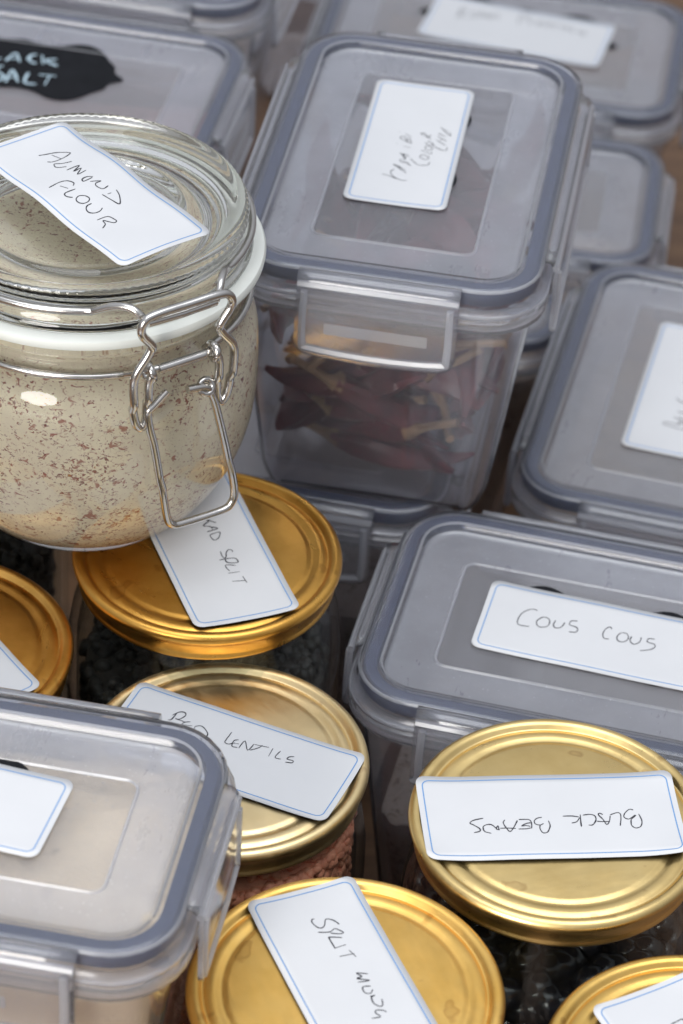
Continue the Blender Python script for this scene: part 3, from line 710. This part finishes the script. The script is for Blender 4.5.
def grain_fill(name, label, cat, x, y, top_h, mat, size, count, seed, flat=0.55):
    """Packed seeds against the glass: a core with many small seeds round it, one object."""
    rg = random.Random(seed)
    m = MB()
    core = [(0.3, 4.2), (26, 4.4), (31.2, 6.5), (32.0, 12), (32.2, top_h - 8), (31, top_h - 1), (28, top_h), (0.3, top_h + 0.6)]
    m.loft(lathe(core, 48), 0, True, True, True)
    def seed_at(c, ax, s):
        n = Vector((ax.x + rg.uniform(-.7, .7), ax.y + rg.uniform(-.7, .7), rg.uniform(-.7, .7))).normalized()
        u = n.orthogonal().normalized(); w = n.cross(u)
        a = rg.uniform(0, 6.28)
        u, w = u * math.cos(a) + w * math.sin(a), w * math.cos(a) - u * math.sin(a)
        loops = []
        for th in (-80, -45, 0, 45, 80):
            ct, stt = math.cos(math.radians(th)), math.sin(math.radians(th))
            loops.append([c + n * (stt * s * flat) + (u * math.cos(2 * math.pi * k / 8) + w * (0.8 * math.sin(2 * math.pi * k / 8))) * (ct * s) for k in range(8)])
        m.loft(loops, 0, True, True, True)
    for _ in range(count):
        a = rg.uniform(-2.9, -0.1) if rg.random() < 0.75 else rg.uniform(0, 6.28)
        z = top_h - 2 - (top_h - 14) * rg.random() ** 1.5
        d = Vector((math.cos(a), math.sin(a), 0))
        seed_at(d * rg.uniform(31.2, 32.8 - size * 0.25) + Vector((0, 0, z)), d, size * rg.uniform(0.85, 1.15))
    for _ in range(count // 4):
        a = rg.uniform(0, 6.28); q = 30 * math.sqrt(rg.random())
        seed_at(Vector((q * math.cos(a), q * math.sin(a), top_h + rg.uniform(-.5, .6))), Vector((0, 0, 1)), size)
    o = m.build(name, mat, None, True, 0, 0, 0, None, 88)
    o.location = (x, y, 0)
    return tag(o, label, cat, None, 'stuff')


# ------------------------------------------------------------------ worktop
def worktop():
    m = MB()
    n = 24
    rows = [[(-1500 + 3000 * j / n, -900 + 3600 * i / n, 0.0) for j in range(n + 1)] for i in range(n + 1)]
    m.loft(rows, 0, False)
    o = m.build('worktop', M['wood'], None, True)
    tag(o, None, None, None, 'structure')
worktop()

F = FLOOR
# ------------------------------------------------------------------ boxes
storage_box('U', 'clear clip-lock box directly underneath the tall chilli box, mostly hidden behind amber lid', -0.0010, 0.7410, F - .532, 74, 118, 127, -9)
storage_box('KA', 'tall clear clip-lock box of red chillies with portrait label, stacked highest', 0.0143, 0.7362, F - .451, 80.0, 124.6, 83.8, -7.4, window='clear_window', taper=8.0)
storage_box('CC', 'clear grey-sealed box labelled COUS COUS behind the black beans jar', 0.0720, 0.6224, F - .525, 120, 80.5, 134, -11)
storage_box('BA', 'clear grey-sealed box at right edge with upright label cut by the frame', 0.1041, 0.7635, F - .545, 84, 126, 114, -12)
storage_box('BS', 'clear clip-lock box with black chalkboard label reading BLACK SALT', -0.1052, 0.8398, F - .495, 122, 80, 164, -9)
storage_box('TR', 'blurred clear box at top right with a wide white label', 0.0482, 1.0171, F - .570, 134, 86, 89, -7.5)
storage_box('R2', 'small unlabelled clear box between the chilli box and wooden worktop', 0.0388, 0.9149, F - .570, 126, 78, 89, -6.5)
storage_box('BL', 'clear clip-lock box of cream flour in the bottom left foreground', -0.0865, 0.4975, F - .480, 122, 73, 179, -8, window='clear_window')
storage_box('TB', 'blurred clear box at top left behind the black salt box', -0.0950, 0.9480, F - .500, 122, 80, 159, -9.5)

storage_box('V', 'low clear box of speckled beans glimpsed in the gap right of the chilli box', 0.0380, 0.8325, F - .565, 58, 34, 94, -9, clip=(18, 0))
storage_box('W', 'blurred clear box at the very back, glimpsed in the gap left of the chilli box', -0.0450, 1.1360, F - .575, 122, 80, 84, -8)

mm = lambda k: BOXES[k]['lid'].parent
lift = 0.0001
lab_h = lambda seed: curl(seed, 0.12)
for key, off, sc in (('KA', -0.0006, 0.88), ('CC', 0.0009, 0.93), ('TR', 0.0020, 1.12), ('BL', -0.0012, 0.86), ('BA', 0.0, 0.85)):
    d = LABELS[key]
    nx, ny = -math.sin(d['yaw']), math.cos(d['yaw'])
    zt = BOXES[key]['lid_z'] - 0.0025
    chalk_sticker(mm(key), d['c'][0] + nx * off, d['c'][1] + ny * off, d['yaw'], zt + lift, sc)
    paper_label(key, mm(key), zt + 0.00035, lab_h(key), True, {'KA': 0.2, 'TR': 0.32}.get(key, 0.27))

d = LABELS['BS']
bs_z = BOXES['BS']['lid_z'] - 0.0024
c, s = math.cos(d['yaw']), math.sin(d['yaw'])
ox, oy = 0.0050, -0.0136
stick = chalk_sticker(mm('BS'), d['c'][0] + ox * c - oy * s, d['c'][1] + ox * s + oy * c, d['yaw'] + math.radians(5.6), bs_z, 1.07)
w = MB()
for st in d['s']:
    ribbon(w, smooth_prof([tuple(p) for p in st], 4) if len(st) > 2 else [tuple(p) for p in st], 0.95, lambda x, y: 0.0, 0.0)
w.build('chalk_writing', M['chalk'], stick, False, 0, 0, 0,
        thing_matrix(mm('BS')).inverted() @ Matrix.Translation((d['c'][0], d['c'][1], bs_z + 0.0002)) @ Matrix.Rotation(d['yaw'], 4, 'Z'))

box_fill('couscous', 'dull brown couscous filling the box labelled COUS COUS', 'couscous', 'CC', 82, M['grey_grain'], 1.2, (0, 0), 2)
box_fill('tan_grain', 'tan grain filling the box at the right edge', 'grain', 'BA', 84, M['tan'], 1.5, (0.05, -0.06), 3)
box_fill('cream_flour', 'cream flour heaped inside the bottom left box', 'flour', 'BL', 168, M['cream_flour'], 2.4, (0.04, -0.13), 4)
box_fill('pink_salt', 'pinkish grains inside the box with the black chalkboard label', 'salt', 'BS', 138, M['pink_salt'], 1.5, (0.1, -0.1), 5)
box_fill('brown_grain', 'brown grain inside the box underneath the chilli box', 'grain', 'U', 78, M['grey_grain'], 1.2, (0, 0), 6)
box_fill('pepper_grain', 'grey-brown spice inside the blurred box at top right', 'spice', 'TR', 58, M['grey_grain'], 1.2, (0, 0), 7)
box_fill('speckled_bean', 'speckled brown beans inside the small unlabelled box', 'beans', 'R2', 52, M['speckled_bean'], 2.0, (0, 0), 8)
box_fill('speckled_bean', 'speckled brown beans inside the low box in the gap right of the chilli box', 'beans', 'V', 74, M['speckled_bean'], 1.5, (0, 0), 12)
box_fill('pale_grain', 'pale grey grain inside the blurred box at top left', 'grain', 'TB', 120, M['grey_grain'], 1.2, (0, 0), 9)


# ------------------------------------------------------------------ dried chillies in the tall box
def chilli_mesh(seed, length, fat):
    rg = random.Random(seed)
    n = 22
    ph, bend = rg.uniform(0, 6.28), rg.uniform(0.2, 0.9)
    loops = []
    seg = 16
    for i in range(n):
        t = i / (n - 1)
        a = bend * (t - 0.5)
        cx, cy = length * (t - 0.5), length * 0.55 * bend * (t - 0.5) ** 2
        rad = fat * (max(0.0, math.sin(math.pi * min(1, 0.12 + t * 0.86)))) ** 0.75 * (1 - 0.55 * t) + 0.35
        lp = []
        for k in range(seg):
            th = 2 * math.pi * k / seg
            wr = 1 + 0.22 * math.sin(3 * th + ph + 4 * t) + 0.16 * noise.noise(Vector((6 * t, 2 * math.cos(th), 2 * math.sin(th) + seed)))
            y, z = rad * wr * math.cos(th), 0.68 * rad * wr * math.sin(th)
            lp.append((cx - y * math.sin(a), cy + y * math.cos(a), z + 1.3 * math.sin(5 * t + ph)))
        loops.append(lp)
    body = MB(); body.loft(loops, 0, True, True, True)
    a0 = Vector(loops[0][0]) * 0
    for p in loops[0]:
        a0 += Vector(p) / seg
    stem = MB()
    pts = smooth_prof([(a0.x + 1.2, a0.y, a0.z), (a0.x - 2, a0.y + 0.3, a0.z + 0.2), (a0.x - 8, a0.y + 2.0, a0.z + 1.5), (a0.x - 15, a0.y + 1.5, a0.z + 4)], 3)
    stem.tube(pts, [3.6, 3.3, 2.4, 1.7, 1.3, 1.15, 1.1, 1.1, 1.15, 1.3][:len(pts)], 8)
    return body, stem

KB = thing_matrix(BOXES['KA']['t'])
rgc = random.Random(11)
KBX = BOXES['KA']


def inside_box(vs):
    for p in vs:
        k = min(1, max(0, (KBX['H'] - 17.5 - p.z) / (KBX['H'] - 26.5)))
        inn = -0.6 - 1.6 - KBX['tp'] * k
        hw, hd = KBX['W'] / 2 + inn, KBX['D'] / 2 + inn
        if abs(p.x) > hw or abs(p.y) > hd or p.z < 2.0 or p.z > KBX['H'] - 7:
            return False
        ex, ey = abs(p.x) - (hw - 9), abs(p.y) - (hd - 9)
        if ex > 0 and ey > 0 and ex * ex + ey * ey > 81:
            return False
    return True


made = []
centres = []
SIZES = [(40, 5.6), (36, 6.6), (46, 5.8), (30, 7.2)]
spots = [(4, -36, 9, 178), (-12, 0, 10, 90), (10, 6, 10, 85), (-2, -24, 12, 8)]
for i in range(84):
    k = i % 4
    if len(made) <= k:
        b_, s_ = chilli_mesh(k + 1, *SIZES[k])
        o = b_.build('dried_chilli', M['chilli'])
        st = s_.build('stem', M['stem'], o)
        made.append((o, st))
        fresh = True
    else:
        fresh = False
    src, sst = made[k]
    vs = [v.co * 1000 for v in src.data.vertices][::9] + [v.co * 1000 for v in sst.data.vertices][::7]
    for tryi in range(1500 if i else 0):
        lv_ = 6 + 62 * (i / 84) ** 1.15 + rgc.uniform(0, 8)
        if i < 4 and tryi < 40:
            x, y, z, yw = spots[i]
            x += rgc.uniform(-3, 3); y += rgc.uniform(-2, 6); yw += rgc.uniform(-8, 8); z += tryi * 0.1
        else:
            x, y, z, yw = rgc.uniform(-30, 30), rgc.choice([rgc.uniform(-54, -28), rgc.uniform(-54, 54)]), lv_, rgc.uniform(0, 360)
        R = Matrix.Translation((x, y, z)) @ Matrix.Rotation(math.radians(yw), 4, 'Z') @ Matrix.Rotation(math.radians(rgc.uniform(-30, 30) if i > 3 else 0), 4, 'Y') @ Matrix.Rotation(math.radians(rgc.uniform(0, 360) if i > 2 else rgc.uniform(-15, 15)), 4, 'X')
        c0 = R.translation
        gap_ok = 11 if tryi < 500 else (8.5 if tryi < 1000 else 6.5)
        if all((c0 - q).length > gap_ok for q in centres) and inside_box([R @ v for v in vs]):
            centres.append(c0.copy())
            break
    else:
        R = Matrix.Translation((7, -38.5, 8.5)) @ Matrix.Rotation(math.radians(4), 4, 'Z')
        if not fresh:
            continue
    if fresh:
        o = src
    else:
        o = src.copy(); COL.objects.link(o)
        st = sst.copy(); COL.objects.link(st); st.parent = o
    R.translation = R.translation * 0.001
    o.matrix_world = KB @ R
    tag(o, 'dark dried red chilli piled inside the tall clear box', 'chilli', 'dried chillies in the tall box')

# ------------------------------------------------------------------ gold-lidded jars
JARS = [
    ('BB', 'pale gold-lidded jar labelled BLACK BEANS, label upside down', .0570, .5394, F - .5148),
    ('US', 'amber gold-lidded jar labelled URAD SPLIT under the clip-top jar', -.0342, .6260, F - .5100),
    ('RL', 'champagne gold-lidded jar labelled RED LENTILS beside the flour box', -.0246, .5644, F - .5249),
    ('SM', 'bright yellow-gold jar labelled SPLIT MUNG at the bottom middle', .0082, .4806, F - .5161),
    ('LJ', 'amber gold-lidded jar cut off by the left edge, corner of label showing', -.1018, .5916, F - .5182),
    ('BR', 'gold-lidded jar in the bottom right corner with tilted label', .0883, .4656, F - .5189),
]
for key, lb, x, y, z in JARS:
    z += 0.0015
    t = screw_jar(key, lb, x, y, z, {'US': 35.2, 'RL': 35.7}.get(key, 36.0))
    paper_label(key, t, z + 0.00012, curl(key + 'j', 0.4 if key != 'BB' else 0.6), True, 0.28)
HID = (-0.1120, 0.6680, F - .5085)
GOLDS['HID'] = GOLDS['LJ']
screw_jar('HID', 'gold-lidded jar behind the left one, under the clip-top jar', *HID)
grain_fill('red_lentils', 'salmon red lentils inside the jar labelled RED LENTILS', 'lentils', -.0246, .5644, 122, M['red_lentil'], 2.0, 2600, 1)
grain_fill('black_beans', 'shiny black beans inside the jar labelled BLACK BEANS', 'beans', .0570, .5394, 118, M['black_bean'], 5.5, 420, 2, 0.7)
grain_fill('split_urad', 'dark split urad lentils inside the jar labelled URAD SPLIT', 'lentils', -.0342, .6260, 118, M['dark_lentil'], 2.6, 1500, 3, 0.7)
grain_fill('split_mung', 'split mung inside the yellow-gold jar at the bottom middle', 'lentils', .0082, .4806, 118, M['mung'], 2.4, 900, 4)
grain_fill('dark_lentils', 'dark lentils inside the jar cut off by the left edge', 'lentils', -.1018, .5916, 118, M['dark_lentil'], 2.6, 1200, 5)
grain_fill('dark_lentils', 'dark lentils added to darken the gap, inside the jar behind the left one under the clip-top jar', 'lentils', -.1120, .6680, 122, M['dark_lentil'], 2.6, 900, 7)  # fill added so the gap beside the clip-top jar reads dark
grain_fill('brown_lentils', 'brown lentils inside the jar in the bottom right corner', 'lentils', .0883, .4656, 118, M['tan'], 2.6, 900, 6)

# ------------------------------------------------------------------ clip-top jar of almond flour
AX, AY, ATOP = -.0691, .6479, F - .4160
HA = 92.0
t = thing('clip_top_jar', 'round glass clip-top jar of almond flour with wire clasp and white seal', 'jar', (AX, AY, ATOP - HA * .001), 0)
Z = lambda z: HA + z
outer = smooth_prof([(43.2, -15.2), (43.7, -16), (43.6, -17.6), (42.4, -19.2), (41.5, -21.5), (41.3, -26), (42.4, -30), (44.4, -35), (45.0, -43), (45.0, -52),
                     (44.0, -62), (41.4, -71.5), (37.2, -80), (32.2, -86.8), (28.6, -90.4), (26.4, -92.0), (24, -91.6), (19, -90.0), (0.3, -89.5)], 4)
inner = smooth_prof([(0.3, -85.5), (19, -85.7), (25.5, -84.9), (31.4, -81.0), (36.6, -73.2), (40.3, -63.5), (41.8, -53), (42.0, -43), (41.4, -36), (39.3, -30), (38.4, -26), (38.4, -18), (38.8, -15.6), (40, -15.15), (43.2, -15.2)], 4)
g = MB(); g.loft(lathe([(r, Z(z)) for r, z in outer[::-1]] [::-1] + [(r, Z(z)) for r, z in inner], 112), 0)
g.build('glass_body', M['glass'], t, True)
lidp = [(0.3, -5.6), (12, -5.5), (22, -5.0), (24.5, -4.3), (26.2, -3.9), (27.6, -4.6), (29.2, -5.1), (31.5, -4.9), (34.2, -3.6), (36.4, -1.6), (38.2, -0.25), (39.6, 0.0), (40.7, -0.5), (41.3, -1.6), (41.2, -2.8), (40.7, -3.8),
        (40.7, -5.6), (41.0, -7.4), (41.6, -8.8), (42.4, -10), (42.7, -11.0), (42.4, -11.7), (41.5, -11.9), (38.2, -11.9), (37.6, -13.4), (37.2, -16.0), (35.6, -16.8), (33.8, -16.2), (33.0, -13), (31.4, -10.3), (28, -9.3), (14, -9.0), (0.3, -9.0)]
ls = smooth_prof(lidp, 3)
def knurl(i, a):
    r, z = ls[i]
    return 0.07 * math.cos(110 * a) if (40.2 < r < 41.6 and -3.0 < z < -0.4) else 0.0
lm = MB(); lm.loft(lathe([(r, Z(z)) for r, z in ls], 440, knurl), 0)
lm.build('glass_lid', M['glass'], t, True)
gk = MB()
gk.loft(lathe([(r, Z(z)) for r, z in [(38.6, -12.0), (44.3, -12.0), (45.4, -12.4), (45.9, -13.4), (45.7, -14.5), (44.8, -15.1), (38.6, -15.1), (38.6, -12.0)]], 112), 0)
gk.build('rubber_seal', M['rubber'], t, True)
AZ = math.radians(-54.5)
En, Eu = Vector((math.cos(AZ), math.sin(AZ), 0)), Vector((-math.sin(AZ), math.cos(AZ), 0))
pt = lambda u, d, z: tuple(En * d + Eu * u + Vector((0, 0, Z(z))))
def ring_pts(r, z, a0=0, a1=360, n=90):
    return [(r * math.cos(math.radians(a0 + (a1 - a0) * k / n)), r * math.sin(math.radians(a0 + (a1 - a0) * k / n)), Z(z)) for k in range(n + 1)]
azd = math.degrees(AZ)
# neck wire, open where the clasp's axle sits
nw = MB()
nw.tube(ring_pts(42.4, -24.5, azd + 15, azd + 345, 110) , 1.0, 10)
nw.tube([pt(-11.5, 40.9, -24.5), pt(-9.5, 45.5, -22), pt(-8.6, 47.6, -20.2), pt(0, 48.2, -20.2), pt(8.6, 47.6, -20.2), pt(9.5, 45.5, -22), pt(11.5, 40.9, -24.5)], 1.0, 10)
nw.build('neck_wire', M['steel'], t, True)
# bail round the lid, its two ends hooked into the lever
W1 = 47.9
bail = MB()
RB = 42.2
ringp = ring_pts(RB, -5.4, azd + 27, azd + 333, 96)
tail_r = smooth_prof([pt(9.4, W1, -5.6), pt(10.8, 47.2, -3.2), pt(12.6, 45.2, -1.8), pt(15.6, 41.8, -2.4), ringp[0]], 5)
tail_l = smooth_prof([ringp[-1], pt(-15.6, 41.8, -2.6), pt(-12.8, 45.2, -2.0), pt(-11.2, 47.2, -3.4), pt(-9.6, W1, -5.6)], 5)
bail.tube(tail_r[:-1] + ringp + tail_l[1:], 1.0, 10)
bail.tube([pt(-9.6, W1 + .2, -5.7), pt(0, W1 + .6, -5.7), pt(9.4, W1 + .2, -5.7)], 1.05, 10)
bail.build('lid_bail', M['steel'], t, True)
# lever frame (upper loop)
lv = MB()
half = [(0, -2.2), (8.5, -2.2), (11.4, -3.0), (12.6, -5.0), (12.2, -7.2), (10.0, -10.2), (9.4, -12.0), (10.6, -14.4), (13.3, -18.0), (14.2, -21.5), (13.8, -29), (13.0, -33.6), (11.4, -35.7), (10.2, -34.0), (10.0, -28.5), (9.9, -22.5), (9.0, -20.0)]
dep = lambda z: 49.6 + (0.6 if z > -12 else 0.0) - (0.9 if z < -28 else 0)
pts = [(-u, z) for u, z in half[:0:-1]] + [(u, z) for u, z in half]
lv.tube([pt(u, dep(z), z) for u, z in smooth_prof(pts, 5)], 1.12, 12)
# the eyes curled round the axle
for sx in (-1, 1):
    lv.tube([pt(sx * (9.0 + 0.25 * math.sin(k)), 48.1 + 2.0 * math.cos(k * math.pi / 6), -20.2 + 2.0 * math.sin(k * math.pi / 6)) for k in range(12)], 1.0, 10, True)
lv.build('lever', M['steel'], t, True)
ax = MB()
ax.tube([pt(-6.4, 48.2, -20.2), pt(6.4, 48.2, -20.2)], 1.25, 14)
ax.build('axle_sleeve', M['steel'], t, True)
# lower locking loop
lo = MB()
lp_ = [(-4.6, -26.6), (-8.2, -29.6), (-9.9, -31.2), (-9.4, -36), (-8.0, -42), (-6.2, -53), (-4.3, -65), (-2.6, -68.2), (0.4, -69.0), (11.6, -69.4), (14.6, -68.0), (15.4, -64), (13.2, -52), (10.2, -39), (8.4, -32.6), (6.2, -29.2), (1.2, -28.2)]
lo.tube([pt(u, 49.4 + (0.7 if z < -55 else 0), z) for u, z in smooth_prof(lp_, 5)], 1.05, 12)
for sx in (6.6,):
    lo.tube([pt(sx + 1.9 * math.cos(k * math.pi / 6), 49.2 - 0.9 * math.sin(k * math.pi / 6), -29.3 + 1.7 * math.sin(k * math.pi / 6)) for k in range(12)], 0.8, 10, True)
lo.build('locking_loop', M['steel'], t, True)
paper_label('AL', t, ATOP + 0.0001, lambda x, y: 0.35 + 0.9 * (0.5 + 0.5 * math.sin(0.16 * x + 0.9)) * (0.5 + 0.5 * math.cos(y * 0.12)) + (0.9 if y < 0 else 0.6) * 0.4 * math.sin(0.23 * x + 0.4 * (1 if y > 0 else -1)) * abs(y) / 14 + 0.35, True, 0.29)
# flour
ff = MB()
fp = [(r + 0.15, z) for r, z in inner if z < -20.0 and r > 20]
fp = [(0.3, -85.6), (18, -85.8)] + fp + [(38.0, -19.5), (36.5, -18.6), (30, -18.2), (20, -18.7), (9, -18.1), (0.3, -18.6)]
ff.loft(lathe([(r, Z(z)) for r, z in fp], 96), 0, True, True, True)
fo = ff.build('almond_flour', M['flour'], None, True)
fo.location = t.location
tag(fo, 'cream almond flour with reddish brown flecks filling the clip-top jar', 'flour', None, 'stuff')
